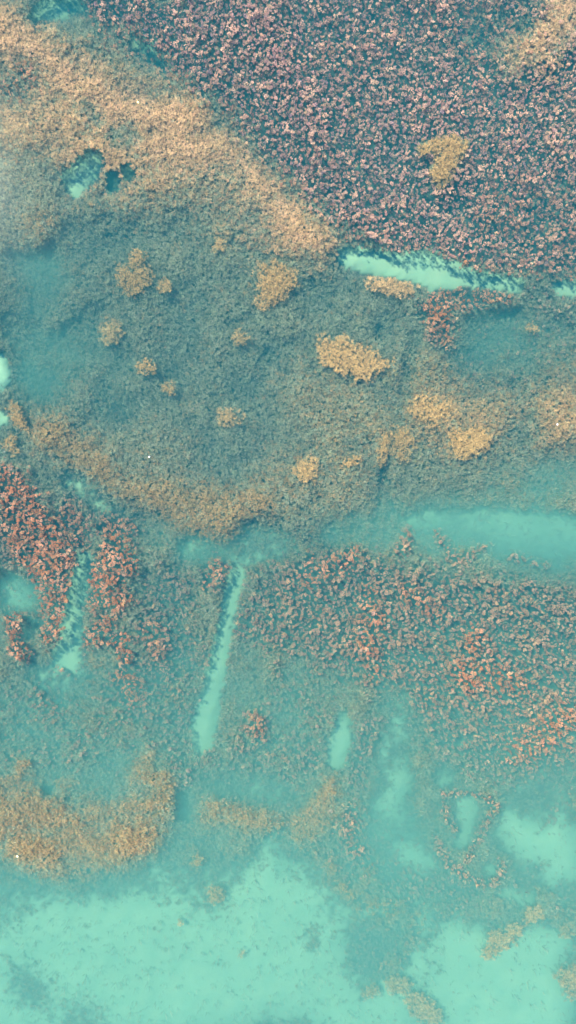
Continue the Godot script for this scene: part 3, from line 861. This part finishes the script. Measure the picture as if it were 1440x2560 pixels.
# things that a clump can be found by
const MARKS := [
	[1110, 390, "beside the T-shaped golden patch"], [1000, 640, "on the north shore of the turquoise pool"], [1130, 750, "on the south shore of the turquoise pool"],
	[1090, 840, "on the point south of the turquoise pool"], [120, 40, "by the blue hole in the tan carpet"], [480, 180, "where the tan carpet meets the pink bed"],
	[650, 40, "in the palest pink stretch of the bed"], [740, 250, "in the pale pink tongue of the bed"], [620, 320, "along the middle of the tan carpet"],
	[850, 560, "at the foot of the tan carpet"], [1000, 60, "among round blue gaps"], [1000, 250, "in the dense middle of the pink bed"],
	[1370, 110, "by the tan corner carpet"], [1400, 330, "by the small peach patch"], [1290, 560, "in the dim blue part of the bed"], [900, 400, "in the thinning part of the pink bed"],
	[200, 1470, "beside the short pale channel"], [165, 1640, "at the wide foot of the short channel"], [40, 1220, "below the small pale pool"], [80, 1340, "in the rustiest part of the bed"],
	[300, 1410, "in the rust island east of the short channel"], [40, 1590, "in the narrow rust spur"], [310, 1620, "in the broken tail of the rust island"], [330, 1730, "in the hazy lower tail"],
	[540, 1430, "at the head of the long channel"], [540, 1650, "along the long pale channel"], [640, 1820, "in the lone rust clump group"], [880, 1400, "on the ragged northern rim by the milky belt"],
	[1020, 1350, "in the small horseshoe in the milky belt"], [1130, 1390, "in the hooked spur in the milky belt"], [930, 1540, "in the rust streak of the grey bed"], [1180, 1640, "in the rust fork of the grey bed"],
	[1270, 1700, "in the rust spot of the grey bed"], [1320, 1860, "in the dull lower part of the grey bed"], [940, 1685, "in the small round rust spot"], [1190, 2040, "in the loop round the milky opening"],
	[1230, 2190, "in the small ring of weed"], [740, 1480, "in the sparse head of the grey bed"], [1080, 1530, "in the dense heart of the grey bed"], [1380, 1640, "in the even eastern part of the grey bed"],
]

func single_clump(shape: ArrayMesh, t: Transform3D, c: Color, b: int, u: float, v: float) -> void:
	var best := 0
	for q in MARKS.size():
		if Vector2(u - MARKS[q][0], v - MARKS[q][1]).length() < Vector2(u - MARKS[best][0], v - MARKS[best][1]).length():
			best = q
	var tone := "rose" if c.b > 0.42 * c.r else ("rust" if c.r > 1.85 * c.g else "ochre")
	var light := "pale" if c.g > 0.22 else ("dark" if c.g < 0.165 else "mid-toned")
	var size := "large" if t.basis.x.length() > 0.62 else "small"
	var label: String = "%s %s %s weed clump %s" % [size, light, tone, MARKS[best][2]]
	var key := Vector3i(int(c.r * 24.0), int(c.g * 24.0), int(c.b * 24.0))
	if not tint_mats.has(key):
		var m := weed_material()
		m.albedo_color = Color(c.r, c.g, c.b).linear_to_srgb()
		tint_mats[key] = m
	var o := MeshInstance3D.new()
	o.name = "weed_clump"
	o.mesh = shape
	o.material_override = tint_mats[key]
	o.transform = t
	o.set_meta("label", label)
	o.set_meta("category", "weed clump")
	o.set_meta("group", CLUMP_GROUPS[b])
	numbered[0] += 1
	o.name = "weed_clump_%03d" % numbered[0]
	add_child(o)

var numbered := [0]

# ---------------------------------------------------------------- small single things
func fish_shape(length: float) -> ArrayMesh:
	var st := SurfaceTool.new()
	st.begin(Mesh.PRIMITIVE_TRIANGLES)
	var n := 9
	var rings := []
	for k in n + 1:
		var t := float(k) / n
		var w := 0.16 * length * sin(PI * pow(t, 0.75)) * (1.0 - 0.35 * t) + 0.006 * length
		if t > 0.86:
			w = 0.02 * length + (t - 0.86) * 0.75 * length
		var bend := 0.10 * length * sin(t * 2.4)
		var ring := []
		for q in 8:
			var a := TAU * q / 8.0
			var flat := 0.25 if t > 0.86 else 1.0
			ring.append(Vector3(bend + cos(a) * w * 0.5 * flat, sin(a) * w * 0.75, (t - 0.5) * length))
		rings.append(ring)
	for k in n:
		for q in 8:
			var a: Vector3 = rings[k][q]
			var b: Vector3 = rings[k][(q + 1) % 8]
			var c: Vector3 = rings[k + 1][q]
			var d: Vector3 = rings[k + 1][(q + 1) % 8]
			for p in [a, b, c, b, d, c]:
				st.add_vertex(p)
	st.generate_normals()
	return st.commit()

func leaf_shape(length: float) -> ArrayMesh:
	var st := SurfaceTool.new()
	st.begin(Mesh.PRIMITIVE_TRIANGLES)
	var n := 8
	for k in n:
		var t0 := float(k) / n
		var t1 := float(k + 1) / n
		for side in [-1.0, 1.0]:
			var w0: float = side * 0.34 * length * pow(sin(PI * t0), 0.8)
			var w1: float = side * 0.34 * length * pow(sin(PI * t1), 0.8)
			var a := Vector3(0, 0.02 * sin(t0 * 4.0), (t0 - 0.5) * length)
			var b := Vector3(0, 0.02 * sin(t1 * 4.0), (t1 - 0.5) * length)
			var c := a + Vector3(w0, absf(w0) * 0.3, 0)
			var d := b + Vector3(w1, absf(w1) * 0.3, 0)
			for p in ([a, c, b, b, c, d] if side > 0 else [a, b, c, b, d, c]):
				st.add_vertex(p)
	st.generate_normals()
	return st.commit()

func small(called: String, mesh: ArrayMesh, u: float, v: float, d: float, turn: float, col: Color, label: String, category: String) -> void:
	var m := StandardMaterial3D.new()
	m.albedo_color = col
	m.roughness = 0.6
	var o := MeshInstance3D.new()
	o.name = called
	o.mesh = mesh
	o.material_override = m
	o.position = px(u, v, d)
	o.rotation.y = turn
	o.set_meta("label", label)
	o.set_meta("category", category)
	add_child(o, true)

func build_small_things() -> void:
	var dark := Color(0.12, 0.20, 0.16)
	small("fish", fish_shape(0.13), 1316, 2232, 0.15, 1.2, dark, "small dark sliver-like fish in pale water above the feathery golden clump", "fish")
	small("fish", fish_shape(0.11), 4, 965, 0.12, 0.25, dark, "dark upright sliver-like fish in the small pale pool", "fish")
	small("fish", fish_shape(0.08), 8, 968, 0.12, 1.4, dark, "short dark fish lying across in the small pale pool", "fish")
	var pale := Color(0.95, 0.90, 0.66)
	small("floating_leaf", leaf_shape(0.09), 345, 256, 0.02, 0.8, Color(0.95, 0.88, 0.5), "yellow leaf floating over the tan weed carpet", "leaf")
	small("floating_leaf", leaf_shape(0.09), 44, 2141, 0.02, 0.4, pale, "cream leaf on the olive-gold weed bank", "leaf")
	small("floating_leaf", leaf_shape(0.06), 373, 1142, 0.02, 1.9, Color(0.93, 0.94, 0.9), "tiny white leaf on the dark olive belt of weed", "leaf")
	small("floating_leaf", leaf_shape(0.07), 1393, 1061, 0.02, 0.1, Color(0.93, 0.93, 0.88), "tiny pale leaf on amber weed by misty water", "leaf")
